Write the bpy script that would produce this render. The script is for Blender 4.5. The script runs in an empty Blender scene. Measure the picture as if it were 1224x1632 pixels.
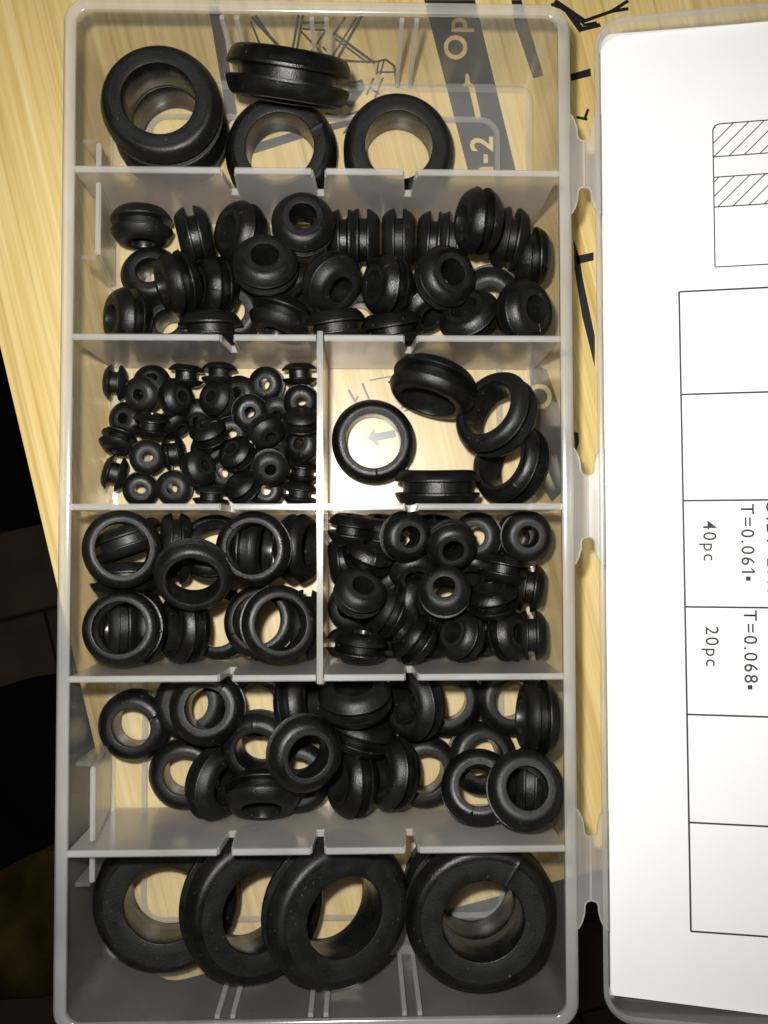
import bpy, bmesh, math, random
from mathutils import Vector, Matrix
from math import sin, cos, pi, radians
random.seed(11)
MM = 0.001
SC = bpy.context.scene
COL = SC.collection

# ------------------------------------------------------------------ camera
cam_d = bpy.data.cameras.new("camera")
cam = bpy.data.objects.new("camera", cam_d)
COL.objects.link(cam)
cam.location = (0.006923, -0.005612, 0.164831)
cam.rotation_euler = (0.033619, -0.027420, -0.001867)
cam_d.sensor_fit = 'VERTICAL'
cam_d.sensor_height = 24.0
cam_d.lens = 24.0 * 1365.85 / 1632.0
cam_d.clip_start = 0.005
cam_d.clip_end = 10.0
SC.camera = cam

# ------------------------------------------------------------------ dim room light
world = bpy.data.worlds.new("World")
SC.world = world
world.use_nodes = True
bg = world.node_tree.nodes["Background"]
bg.inputs[0].default_value = (1.0, 0.86, 0.68, 1)
bg.inputs[1].default_value = 0.035

# ------------------------------------------------------------------ the phone's flash, beside the lens
fl_d = bpy.data.lights.new("phone_flash", 'SPOT')
fl_d.spot_size = radians(142)
fl_d.spot_blend = 1.0
fl_d.energy = 1.85
fl_d.color = (1.0, 0.985, 0.95)
fl_d.shadow_soft_size = 0.0035
fl = bpy.data.objects.new("phone_flash", fl_d)
COL.objects.link(fl)
fl.location = (-0.003, 0.010, 0.166)

SC.view_settings.view_transform = 'Standard'
SC.view_settings.look = 'None'
SC.view_settings.exposure = 0.0
SC.view_settings.gamma = 1.0
try:
    SC.cycles.transparent_max_bounces = 48
    SC.cycles.max_bounces = 12
    SC.cycles.transmission_bounces = 10
    SC.cycles.glossy_bounces = 5
    SC.cycles.diffuse_bounces = 4
    SC.cycles.sample_clamp_indirect = 4.0
except Exception:
    pass

# ================================================================== helpers
def obj(name, me, mat=None, parent=None):
    if isinstance(me, bmesh.types.BMesh):
        bm = me
        me = bpy.data.meshes.new(name)
        bm.normal_update()
        bm.to_mesh(me)
        bm.free()
    if mat is not None and len(me.materials) == 0:
        me.materials.append(mat)
    o = bpy.data.objects.new(name, me)
    COL.objects.link(o)
    if parent is not None:
        o.parent = parent
    return o

def tag(o, label=None, cat=None, group=None, kind=None):
    if label: o['label'] = label
    if cat: o['category'] = cat
    if group: o['group'] = group
    if kind: o['kind'] = kind
    return o

def empty(name, loc=(0, 0, 0)):
    o = bpy.data.objects.new(name, None)
    o.empty_display_size = 0.005
    COL.objects.link(o)
    o.location = loc
    return o

def smooth(bm, ang=35):
    for f in bm.faces: f.smooth = True
    for e in bm.edges:
        if len(e.link_faces) == 2 and e.calc_face_angle(0) > radians(ang):
            e.smooth = False
    return bm

def box(bm, x0, x1, y0, y1, z0, z1):
    v = [bm.verts.new((x*MM, y*MM, z*MM)) for z in (z0, z1) for y in (y0, y1) for x in (x0, x1)]
    for f in ((0,2,3,1),(4,5,7,6),(0,1,5,4),(2,6,7,3),(0,4,6,2),(1,3,7,5)):
        bm.faces.new([v[i] for i in f])
    return bm

def prism(bm, pts, fn0, fn1):
    """polygon pts (a,b) -> bottom fn0(a,b), top fn1(a,b)"""
    lo = [bm.verts.new(Vector(fn0(*p)) * MM) for p in pts]
    hi = [bm.verts.new(Vector(fn1(*p)) * MM) for p in pts]
    n = len(pts)
    bm.faces.new(lo[::-1]); bm.faces.new(hi)
    for i in range(n):
        bm.faces.new([lo[i], lo[(i+1) % n], hi[(i+1) % n], hi[i]])
    bmesh.ops.recalc_face_normals(bm, faces=bm.faces)
    return bm

def rrect(hx, hy, r, n=6):
    out = []
    for cx, cy, a0 in ((hx-r, hy-r, 0), (-hx+r, hy-r, pi/2), (-hx+r, -hy+r, pi), (hx-r, -hy+r, 3*pi/2)):
        for k in range(n+1):
            a = a0 + k/n*pi/2
            out.append((cx + r*cos(a), cy + r*sin(a)))
    return out

def ring(bm, prof, hx, hy, r, cx=0, cy=0, n=6, xf=None):
    """closed profile [(inset, z)] swept round a rounded rectangle"""
    rows = []
    for ins, z in prof:
        row = []
        for x, y in rrect(hx-ins, hy-ins, max(.3, r-ins), n):
            p = Vector((x+cx, y+cy, z))
            if xf: p = Vector(xf(p.x, p.y, p.z))
            row.append(bm.verts.new(p*MM))
        rows.append(row)
    m = len(rows[0])
    for i in range(len(rows)):
        a, b = rows[i], rows[(i+1) % len(rows)]
        for k in range(m):
            bm.faces.new([a[k], a[(k+1) % m], b[(k+1) % m], b[k]])
    bmesh.ops.recalc_face_normals(bm, faces=bm.faces)
    return bm

# ------------------------------------------------------------------ materials
def newmat(name):
    m = bpy.data.materials.new(name)
    m.use_nodes = True
    nt = m.node_tree
    nt.nodes.clear()
    out = nt.nodes.new('ShaderNodeOutputMaterial')
    return m, nt, out

def N(nt, kind, **kw):
    n = nt.nodes.new(kind)
    for k, v in kw.items():
        if k in n.inputs.keys():
            n.inputs[k].default_value = v
        else:
            setattr(n, k, v)
    return n

def L(nt, a, b): nt.links.new(a, b)

def ramp(nt, fac, stops):
    r = N(nt, 'ShaderNodeValToRGB')
    e = r.color_ramp.elements
    while len(e) < len(stops): e.new(0.5)
    for i, (p, c) in enumerate(stops):
        e[i].position = p
        e[i].color = (*c, 1) if len(c) == 3 else c
    L(nt, fac, r.inputs[0])
    return r.outputs[0]

def mat_rubber(name, base=0.011, rough=0.43, seed=0.0, spec=.36, bump=.5):
    m, nt, out = newmat(name)
    p = N(nt, 'ShaderNodeBsdfPrincipled')
    tc = N(nt, 'ShaderNodeTexCoord')
    mp = N(nt, 'ShaderNodeMapping'); mp.inputs['Location'].default_value = (seed, seed*.7, 0)
    L(nt, tc.outputs['Object'], mp.inputs[0])
    oi = N(nt, 'ShaderNodeObjectInfo')
    add = N(nt, 'ShaderNodeVectorMath', operation='ADD'); L(nt, mp.outputs[0], add.inputs[0])
    sca = N(nt, 'ShaderNodeVectorMath', operation='SCALE'); L(nt, oi.outputs['Location'], sca.inputs[0]); sca.inputs['Scale'].default_value = 7.0
    L(nt, sca.outputs[0], add.inputs[1])
    n1 = N(nt, 'ShaderNodeTexNoise', Scale=320.0, Detail=3.0); L(nt, add.outputs[0], n1.inputs['Vector'])
    n2 = N(nt, 'ShaderNodeTexNoise', Scale=5200.0, Detail=2.0); L(nt, add.outputs[0], n2.inputs['Vector'])
    n3 = N(nt, 'ShaderNodeTexNoise', Scale=1500.0, Detail=4.0); L(nt, add.outputs[0], n3.inputs['Vector'])
    col = ramp(nt, n1.outputs['Fac'], [(.3, (base*.75, base*.78, base*.76)), (.75, (base*1.5, base*1.55, base*1.5))])
    # sparse pale dust
    dust = ramp(nt, n3.outputs['Fac'], [(.66, (0, 0, 0)), (.76, (1, 1, 1))])
    mix = N(nt, 'ShaderNodeMix', data_type='RGBA'); L(nt, dust, mix.inputs['Factor']); L(nt, col, mix.inputs['A'])
    mix.inputs['B'].default_value = (.045, .047, .045, 1)
    L(nt, mix.outputs['Result'], p.inputs['Base Color'])
    rr = N(nt, 'ShaderNodeMapRange'); L(nt, n1.outputs['Fac'], rr.inputs[0])
    rr.inputs[1].default_value = .3; rr.inputs[2].default_value = .7
    rr.inputs[3].default_value = rough-.07; rr.inputs[4].default_value = rough+.10
    L(nt, rr.outputs[0], p.inputs['Roughness'])
    p.inputs['Specular IOR Level'].default_value = spec
    b = N(nt, 'ShaderNodeBump', Strength=bump, Distance=.00012); L(nt, n2.outputs['Fac'], b.inputs['Height'])
    L(nt, b.outputs[0], p.inputs['Normal'])
    L(nt, p.outputs[0], out.inputs[0])
    return m

def mat_plastic(name, haze, rough=.12, blur=0.0, tint=(.97, .965, .95), white=.78, gloss=1.0, bump=.05):
    """moulded polypropylene: partly clear, partly milky, glossy skin"""
    m, nt, out = newmat(name)
    tc = N(nt, 'ShaderNodeTexCoord')
    n1 = N(nt, 'ShaderNodeTexNoise', Scale=70.0, Detail=4.0); L(nt, tc.outputs['Object'], n1.inputs['Vector'])
    n2 = N(nt, 'ShaderNodeTexNoise', Scale=26.0, Detail=2.0); L(nt, tc.outputs['Object'], n2.inputs['Vector'])
    n3 = N(nt, 'ShaderNodeTexNoise', Scale=2600.0, Detail=1.0); L(nt, tc.outputs['Object'], n3.inputs['Vector'])
    tr = N(nt, 'ShaderNodeBsdfTransparent'); tr.inputs[0].default_value = (*tint, 1)
    clear = tr.outputs[0]
    if blur > 0:
        rf = N(nt, 'ShaderNodeBsdfRefraction', Roughness=.32, IOR=1.03); rf.inputs[0].default_value = (*tint, 1)
        mb = N(nt, 'ShaderNodeMixShader'); mb.inputs[0].default_value = blur
        L(nt, clear, mb.inputs[1]); L(nt, rf.outputs[0], mb.inputs[2]); clear = mb.outputs[0]
    df = N(nt, 'ShaderNodeBsdfDiffuse'); df.inputs[0].default_value = (white, white*.995, white*.985, 1)
    tl = N(nt, 'ShaderNodeBsdfTranslucent'); tl.inputs[0].default_value = (white, white*.99, white*.97, 1)
    mm = N(nt, 'ShaderNodeMixShader'); mm.inputs[0].default_value = .5
    L(nt, df.outputs[0], mm.inputs[1]); L(nt, tl.outputs[0], mm.inputs[2])
    hz = N(nt, 'ShaderNodeMapRange'); L(nt, n1.outputs['Fac'], hz.inputs[0])
    hz.inputs[1].default_value = .25; hz.inputs[2].default_value = .75
    hz.inputs[3].default_value = haze*.7; hz.inputs[4].default_value = min(1, haze*1.3)
    body = N(nt, 'ShaderNodeMixShader'); L(nt, hz.outputs[0], body.inputs[0])
    L(nt, clear, body.inputs[1]); L(nt, mm.outputs[0], body.inputs[2])
    gl = N(nt, 'ShaderNodeBsdfGlossy', Roughness=rough); gl.inputs[0].default_value = (1, 1, 1, 1)
    bp = N(nt, 'ShaderNodeBump', Strength=bump, Distance=.002); L(nt, n2.outputs['Fac'], bp.inputs['Height'])
    bp2 = N(nt, 'ShaderNodeBump', Strength=bump, Distance=.0001); L(nt, n3.outputs['Fac'], bp2.inputs['Height'])
    L(nt, bp.outputs[0], bp2.inputs['Normal'])
    L(nt, bp2.outputs[0], gl.inputs['Normal']); L(nt, bp2.outputs[0], df.inputs['Normal'])
    lw = N(nt, 'ShaderNodeLayerWeight'); L(nt, bp2.outputs[0], lw.inputs['Normal'])
    pw = N(nt, 'ShaderNodeMath', operation='POWER'); L(nt, lw.outputs['Facing'], pw.inputs[0]); pw.inputs[1].default_value = 5.0
    sc = N(nt, 'ShaderNodeMath', operation='MULTIPLY_ADD'); L(nt, pw.outputs[0], sc.inputs[0]); sc.inputs[1].default_value = .6; sc.inputs[2].default_value = .033
    mu = N(nt, 'ShaderNodeMath', operation='MULTIPLY'); L(nt, sc.outputs[0], mu.inputs[0]); mu.inputs[1].default_value = gloss
    mu.use_clamp = True
    mx = N(nt, 'ShaderNodeMixShader'); L(nt, mu.outputs[0], mx.inputs[0])
    L(nt, body.outputs[0], mx.inputs[1]); L(nt, gl.outputs[0], mx.inputs[2])
    L(nt, mx.outputs[0], out.inputs[0])
    return m

def mat_bamboo(name):
    m, nt, out = newmat(name)
    p = N(nt, 'ShaderNodeBsdfPrincipled', Roughness=.42)
    p.inputs['Specular IOR Level'].default_value = .35
    tc = N(nt, 'ShaderNodeTexCoord')
    rot = N(nt, 'ShaderNodeMapping'); rot.inputs['Rotation'].default_value = (0, 0, radians(-13.8))
    L(nt, tc.outputs['Object'], rot.inputs[0])
    def streak(sx, sy, detail, loc=0):
        mp = N(nt, 'ShaderNodeMapping'); mp.inputs['Scale'].default_value = (sx, sy, 1); mp.inputs['Location'].default_value = (loc, loc*2, loc)
        L(nt, rot.outputs[0], mp.inputs[0])
        n = N(nt, 'ShaderNodeTexNoise', Scale=1.0, Detail=detail, Roughness=.6); L(nt, mp.outputs[0], n.inputs['Vector'])
        return n.outputs['Fac']
    fine = streak(900, 14, 4)
    mid = streak(240, 5, 3, 3.1)
    broad = streak(45, 4, 2, 7.7)
    a = N(nt, 'ShaderNodeMath', operation='MULTIPLY_ADD'); L(nt, fine, a.inputs[0]); a.inputs[1].default_value = .62
    b = N(nt, 'ShaderNodeMath', operation='MULTIPLY_ADD'); L(nt, mid, b.inputs[0]); b.inputs[1].default_value = .26
    c = N(nt, 'ShaderNodeMath', operation='MULTIPLY'); L(nt, broad, c.inputs[0]); c.inputs[1].default_value = .14
    L(nt, c.outputs[0], b.inputs[2]); L(nt, b.outputs[0], a.inputs[2])
    col = ramp(nt, a.outputs[0], [(.34, (.44, .29, .085)), (.45, (.56, .405, .145)), (.54, (.62, .47, .195)), (.66, (.69, .56, .27))])
    # thin dark fibre lines
    fib = streak(420, 3.0, 2, 12.3)
    fl_ = ramp(nt, fib, [(.36, (1, 1, 1)), (.42, (0, 0, 0))])
    fm = N(nt, 'ShaderNodeMath', operation='MULTIPLY'); L(nt, fl_, fm.inputs[0]); fm.inputs[1].default_value = .32
    mix = N(nt, 'ShaderNodeMix', data_type='RGBA'); L(nt, fm.outputs[0], mix.inputs['Factor']); L(nt, col, mix.inputs['A'])
    mix.inputs['B'].default_value = (.31, .19, .04, 1)
    L(nt, mix.outputs['Result'], p.inputs['Base Color'])
    bp = N(nt, 'ShaderNodeBump', Strength=.12, Distance=.0003); L(nt, fine, bp.inputs['Height']); L(nt, bp.outputs[0], p.inputs['Normal'])
    L(nt, p.outputs[0], out.inputs[0])
    return m

def mat_simple(name, col, rough=.6, var=.15, scale=60, spec=.3, bump=0.0, bscale=900):
    m, nt, out = newmat(name)
    p = N(nt, 'ShaderNodeBsdfPrincipled', Roughness=rough)
    p.inputs['Specular IOR Level'].default_value = spec
    tc = N(nt, 'ShaderNodeTexCoord')
    n = N(nt, 'ShaderNodeTexNoise', Scale=scale, Detail=4.0); L(nt, tc.outputs['Object'], n.inputs['Vector'])
    c = ramp(nt, n.outputs['Fac'], [(.25, tuple(x*(1-var) for x in col)), (.75, tuple(min(1, x*(1+var)) for x in col))])
    L(nt, c, p.inputs['Base Color'])
    if bump:
        n2 = N(nt, 'ShaderNodeTexNoise', Scale=bscale, Detail=3.0); L(nt, tc.outputs['Object'], n2.inputs['Vector'])
        b = N(nt, 'ShaderNodeBump', Strength=bump, Distance=.0003); L(nt, n2.outputs['Fac'], b.inputs['Height']); L(nt, b.outputs[0], p.inputs['Normal'])
    L(nt, p.outputs[0], out.inputs[0])
    return m

M_RUB = [mat_rubber("black_rubber", .0028, .36), mat_rubber("black_rubber_matte", .0036, .42, 3.3), mat_rubber("black_rubber_sheen", .0024, .33, 8.1)]
M_WALL = mat_plastic("clear_polypropylene", .095, .10, 0.0, white=.85, bump=.3)
M_BASE = mat_plastic("clear_polypropylene_base", .12, .30, 0.0, white=.82, gloss=.55)
M_DIV = mat_plastic("frosted_polypropylene", .28, .16, .40, white=.9, tint=(.99, .95, .87))
M_HINGE = mat_plastic("hazy_hinge_polypropylene", .2, .25, .2, white=.8)
M_RIM = mat_plastic("milky_polypropylene_edge", .31, .14, .3, white=.86)
M_LIDRIM = mat_plastic("grey_polypropylene_rim", .22, .2, .2, white=.72)
M_EDGE = mat_plastic("milky_polypropylene_ridge", .36, .16, .2, white=.8)
M_BAMBOO = mat_bamboo("bamboo")
M_PRINT = mat_simple("black_print", (.010, .010, .012), .5, .2, 300)
M_PAPER = mat_simple("white_card", (.74, .74, .735), .55, .012, 90, .3, .03, 4000)
M_INK = mat_simple("chart_ink", (.03, .03, .033), .6, .2, 800)

M_FACE = mat_rubber("matte_face_rubber", .0045, .52, 7.0, .32, .7)
M_BORE = mat_rubber("smooth_bore_rubber", .005, .27, 5.0, .42, .06)
# ================================================================== the floor far below
floor = empty("floor", (0, 0, -.452)); tag(floor, kind='structure')
M_PLANK = [mat_simple("brown_floor_plank", (.085, .055, .034), .6, .35, 25), mat_simple("brown_floor_plank_dark", (.07, .045, .028), .6, .35, 25)]
bm = bmesh.new(); box(bm, -1500, 1500, -1500, 1500, -30, -8)
obj("subfloor", bm, mat_simple("dark_joint", (.02, .014, .01), .8), floor)
RZ = Matrix.Rotation(radians(14), 4, 'Z')
k = 0
for i in range(-9, 10):
    for j in range(-4, 5):
        if abs(i) > 6 and abs(j) > 3: continue
        bm = bmesh.new()
        off = 75 if i % 2 else 0
        dz = random.uniform(-.6, .6)
        box(bm, j*150+off+.9, j*150+off+149.1, i*62+.9, i*62+61.1, -7.5, dz)
        bmesh.ops.bevel(bm, geom=[e for e in bm.edges if e.verts[0].co.z > -.004 and e.verts[1].co.z > -.004], offset=.0012, segments=1, affect='EDGES')
        bm.transform(RZ)
        obj("plank", bm, M_PLANK[(i*3+j*5) % 2], floor); k += 1

def cloth(name, pts, z, mat, label, amp=12, seed=0, cat="cloth"):
    """thick lumpy heap with the outline pts (mm)"""
    rnd = random.Random(seed)
    cx = sum(p[0] for p in pts)/len(pts); cy = sum(p[1] for p in pts)/len(pts)
    ph = [rnd.uniform(0, 6.28) for _ in range(6)]
    bm = bmesh.new()
    n = 72; rings = 12
    def outl(t):
        s = t*len(pts); i = int(s) % len(pts); f = s-int(s)
        a = pts[i]; b = pts[(i+1) % len(pts)]; f = f*f*(3-2*f)
        return a[0]+(b[0]-a[0])*f, a[1]+(b[1]-a[1])*f
    rows = []
    for r in range(rings+1):
        q = 1-(r/rings)**2.2 if r < rings else 0
        row = []
        for k in range(n):
            x, y = outl(k/n)
            f = r/rings
            X = cx+(x-cx)*f; Y = cy+(y-cy)*f
            h = amp*q*(1+.45*sin(X*.05+ph[0])*cos(Y*.043+ph[1])+.3*sin(X*.11+Y*.07+ph[2])+.16*sin(X*.2-Y*.17+ph[3]))
            row.append(bm.verts.new((X*MM, Y*MM, h*MM)))
        rows.append(row)
    for r in range(rings):
        for k in range(n):
            if r == 0:
                continue
            bm.faces.new([rows[r][k], rows[r+1][k], rows[r+1][(k+1) % n], rows[r][(k+1) % n]])
    c0 = bm.verts.new((cx*MM, cy*MM, amp*1.2*MM))
    for k in range(n): bm.faces.new([c0, rows[1][k], rows[1][(k+1) % n]])
    for v in rows[0]: bm.verts.remove(v)
    lowv = [bm.verts.new((v.co.x, v.co.y, -1.5*MM)) for v in rows[rings]]
    for k in range(n): bm.faces.new([rows[rings][k], lowv[k], lowv[(k+1) % n], rows[rings][(k+1) % n]])
    bmesh.ops.recalc_face_normals(bm, faces=bm.faces)
    o = obj(name, smooth(bm, 60), mat)
    o.location = (0, 0, z*MM)
    return tag(o, label, cat)

cloth("dark_heap", [(-356.49, 242.86), (-259.53, 163.3), (-216.51, 65.96), (-210.65, 8.79), (-240.03, 2.26), (-270.33, 6.67), (-372.82, -21.43)], -448, mat_simple("black_fabric", (.006, .006, .006), .95, .3, 300, .1, .5, 2500), "black lumpy heap on the floor in the dark area left of the board", 30, 5)  # this and the next: lumpy near-black heaps on the planks
cloth("dark_heap", [(-370.65, -129.22), (-260.04, -111.95), (-223.65, -100.95), (-182.71, -95.13), (-100.18, -105.2), (-99.64, -213.33), (-203.02, -214.3), (-245.5, -237.26), (-347.07, -252.92)], -448, mat_simple("black_matte_b", (.006, .006, .006), .95, .3, 300, .1, .5, 2500), "black lumpy heap on the floor below the brown planks, left of the box", 22, 8)
cloth("olive_cloth", [(-326.17, -240.49), (-241.32, -230.92), (-215.8, -220.56), (-177.14, -227.43), (-172.09, -310.51), (-214.62, -322.51), (-290.91, -325.47)], -448, mat_simple("olive_fabric", (.085, .056, .014), .95, .7, 30, .1, .6, 1200), "dim olive brown cloth on the floor in the lower left corner", 16, 15)

# ================================================================== bamboo board with black print
board = empty("bamboo_board", (0, 0, 0))
tag(board, "pale bamboo board with black printed drawings lying under the plastic box", "board")
ZB = -.30
bm = bmesh.new()
prism(bm, [(-33.74, -83.64), (-33.17, -85.1), (-32.25, -86.36), (-31.02, -87.34), (-29.59, -87.97), (-28.04, -88.2), (-26.49, -88.03), (220.19, -27.47), (141.51, 293.01), (-110.99, 231.02)], lambda a, b: (a, b, ZB-18), lambda a, b: (a, b, ZB))
obj("board_top", bm, M_BAMBOO, board)

def flat_poly(bm, pts, z, th=.04):
    prism(bm, pts, lambda a, b: (a, b, z-th), lambda a, b: (a, b, z))
def flat_line(bm, a, b, w, z, th=.04):
    d = Vector((b[0]-a[0], b[1]-a[1])); l = d.length or 1; d /= l
    nn = Vector((-d.y, d.x))*w/2; e = d*w*.3
    flat_poly(bm, [(a[0]-e.x-nn.x, a[1]-e.y-nn.y), (b[0]+e.x-nn.x, b[1]+e.y-nn.y), (b[0]+e.x+nn.x, b[1]+e.y+nn.y), (a[0]-e.x+nn.x, a[1]-e.y+nn.y)], z, th)

ZP = ZB+.06
for nm, polys in (('printed_band', [[(19.56, 100.86), (29.61, 101.02), (37.46, 66.94), (28.07, 66.84)], [(36.83, 101.13), (38.82, 101.16), (40.16, 96.5), (43.06, 86.07), (41.07, 85.41), (37.42, 96.46)]]), ('printed_stroke', [[(-22.73, 98.94), (-20.53, 98.97), (-17.03, 77.8), (-18.72, 75.29)], [(48.42, 86.39), (52.42, 87.58), (52.53, 86.07), (48.53, 85.01)], [(49.2, 50.1), (52.67, 50.87), (52.66, 49.25), (49.43, 48.48)], [(48.73, 53.58), (49.82, 50.1), (50.75, 44.27), (52.75, 34.38), (52.69, 28.21), (50.32, 38.08), (48.92, 47.36)], [(48.5, 15.54), (49.36, 15.29), (49.47, 13.46), (48.71, 11.37)], [(-14.81, 71.37), (-4.33, 74.71), (-3.84, 73.1), (-14.56, 69.51)], [(-3.84, 74.72), (5.22, 76.82), (5.22, 75.57), (-3.84, 73.1)], [(3.38, 73.68), (5.22, 76.82), (10.13, 79.37), (8.9, 76.24)]]), ('printed_band', [[(39.65, 29.39), (43.32, 27.56), (47.27, 15.29), (47.8, 5.51), (44.09, 1.85), (41.67, 5.51), (40.78, 16.5)]]), ('printed_arrow', [[(8.33, 14.19), (9.5, 16.08), (9.73, 15.11), (13.56, 15.85), (13.86, 14.44), (10.27, 13.71), (10.57, 12.43)]]),):
    for poly in polys:
        bm = bmesh.new(); flat_poly(bm, poly, ZP, .05)
        obj(nm, bm, M_PRINT, board)
bm = bmesh.new()
q = 0
for a, b, w in (((-14.16, 96.81), (-8.03, 90.14), 0.45), ((-13.43, 97.07), (-8.76, 90.38), 0.35), ((-14.41, 95.93), (-12.19, 90.33), 0.3), ((-5.1, 97.45), (-6.31, 90.41), 0.35), ((-4.24, 97.47), (-5.45, 90.43), 0.35), ((-4.6, 94.2), (0.31, 89.0), 0.3), ((0.31, 94.52), (-3.61, 88.7), 0.3), ((-4.24, 95.96), (0.06, 96.02), 0.3), ((-4.23, 94.7), (0.06, 94.52), 0.3), ((4.0, 97.09), (1.79, 93.66), 0.4), ((7.2, 97.39), (2.4, 88.53), 0.4), ((6.22, 97.12), (1.54, 89.27), 0.3), ((2.15, 93.67), (9.66, 88.13), 0.4), ((2.15, 92.79), (8.06, 88.36), 0.3), ((2.15, 88.53), (8.92, 88.25), 0.35), ((-0.3, 91.13), (1.79, 88.65), 0.3), ((-2.63, 89.71), (-4.59, 88.94), 0.3), ((9.66, 88.26), (12.0, 88.79), 0.3), ((12.0, 88.79), (13.6, 87.56), 0.3), ((13.6, 87.56), (14.08, 84.18), 0.35), ((10.14, 86.26), (13.59, 86.3), 0.25), ((10.64, 88.39), (10.14, 85.88), 0.25), ((11.63, 88.53), (10.88, 85.89), 0.25), ((8.91, 83.11), (10.63, 81.88), 0.3), ((5.22, 83.06), (7.07, 83.59), 1.6), ((4.73, 79.93), (7.07, 83.09), 1.2), ((0.32, 78.01), (3.38, 77.17), 0.35), ((3.38, 77.17), (6.45, 78.33), 0.35), ((8.29, 81.85), (9.53, 85.0), 0.3), ((9.89, 81.25), (11.37, 85.02), 0.3), ((45.68, 100.76), (51.14, 97.05), 0.9), ((48.04, 99.02), (50.62, 95.39), 0.9), ((50.62, 95.39), (54.26, 96.33), 0.6), ((51.14, 97.05), (56.79, 99.16), 0.5), ((56.79, 99.16), (59.95, 101.24), 0.5), ((44.92, 100.24), (47.42, 99.78), 0.6), ((51.13, 96.29), (53.64, 96.83), 0.4), ((56.79, 99.16), (59.93, 99.72), 0.5), ((49.71, 77.72), (51.57, 77.37), 0.4), ((51.2, 77.49), (51.84, 79.26), 0.4), ((4.7, 23.51), (5.91, 21.32), 0.35), ((7.37, 24.74), (8.59, 21.81), 0.3), ((5.91, 21.32), (6.4, 22.29), 0.3), ((8.83, 25.48), (12.73, 26.22), 0.2), ((14.66, 21.34), (16.74, 22.32), 0.3), ((14.9, 20.12), (17.83, 21.35), 0.35), ((15.51, 19.51), (18.31, 20.37), 0.3), ((17.36, 27.71), (21.01, 25.64), 0.5), ((21.02, 27.48), (22.84, 25.03), 0.5), ((14.43, 26.72), (21.01, 24.78), 0.3),):
    flat_line(bm, a, b, w*1.35, ZP+.004*(q % 7), .05); q += 1
tag(obj("printed_sketch", bm, M_PRINT, board), kind="stuff")

def text_mesh(s, size, spacing=1.0, bold=0.0):
    cu = bpy.data.curves.new("lettering", 'FONT')
    cu.body = s; cu.size = size*MM; cu.align_x = 'CENTER'; cu.align_y = 'CENTER'
    cu.space_character = spacing; cu.resolution_u = 4
    cu.offset = bold*MM
    to = bpy.data.objects.new("lettering", cu)
    COL.objects.link(to)
    bpy.context.view_layer.update()
    dg = bpy.context.evaluated_depsgraph_get()
    me = bpy.data.meshes.new_from_object(to.evaluated_get(dg))
    bpy.data.objects.remove(to)
    bpy.data.curves.remove(cu)
    me.materials.clear()
    return me

for s, x, y, ang, size in (('Op', 25.97, 93.14, 90, 6.3), ('n-2', 31.04, 69.24, 90, 6.3), ('O', 42.05, 22.39, 90, 6.5),):
    o = obj("printed_lettering", text_mesh(s, size, 1.1, .12), M_BAMBOO, board)
    o.location = (x*MM, y*MM, (ZP+.05)*MM); o.rotation_euler = (0, 0, radians(ang))
for poly in ([(27.67, 86.11), (28.17, 86.12), (28.65, 84.37), (29.39, 83.75), (30.72, 77.12), (29.73, 76.86), (28.28, 83.49), (27.04, 83.59), (27.54, 84.35)],):
    bm = bmesh.new(); flat_poly(bm, poly, ZP+.05, .04)
    obj("printed_pointer", bm, M_BAMBOO, board)

# ================================================================== the box
boxr = empty("organizer_box", (0, 0, 0))
tag(boxr, "clear plastic compartment box with its lid hinged open at the right", "storage box")
HX, HY, HH, P = 42.35, 85.0, 24.0, 28.0
# base slab
bm = bmesh.new()
prism(bm, rrect(HX-1.6, HY-1.6, 3.2), lambda a, b: (a, b, 0), lambda a, b: (a, b, 1.2))
obj("base", bm, M_BASE, boxr)
# walls
bm = bmesh.new()
ring(bm, [(1.0, .1), (.4, 22.2), (1.55, 22.2), (2.0, 2.0), (2.45, 1.4), (3.3, 1.22), (1.85, 1.22), (1.62, .1)], HX, HY, 4.0)
obj("outer_wall", smooth(bm, 30), M_WALL, boxr)
# rim
bm = bmesh.new()
ring(bm, [(0, 22.25), (0, 23.6), (.35, 24.0), (1.7, 24.0), (2.0, 23.8), (2.0, 22.9), (1.6, 22.25)], HX, HY, 4.2, n=8)
obj("rim", smooth(bm, 40), M_RIM, boxr)
# raised frame on the base
bm = bmesh.new()
ring(bm, [(0, 1.23), (.15, 1.6), (.95, 1.6), (1.1, 1.23)], 34.2, 76.8, 4.0)
obj("base_ridge", smooth(bm, 60), M_HINGE, boxr)

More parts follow.
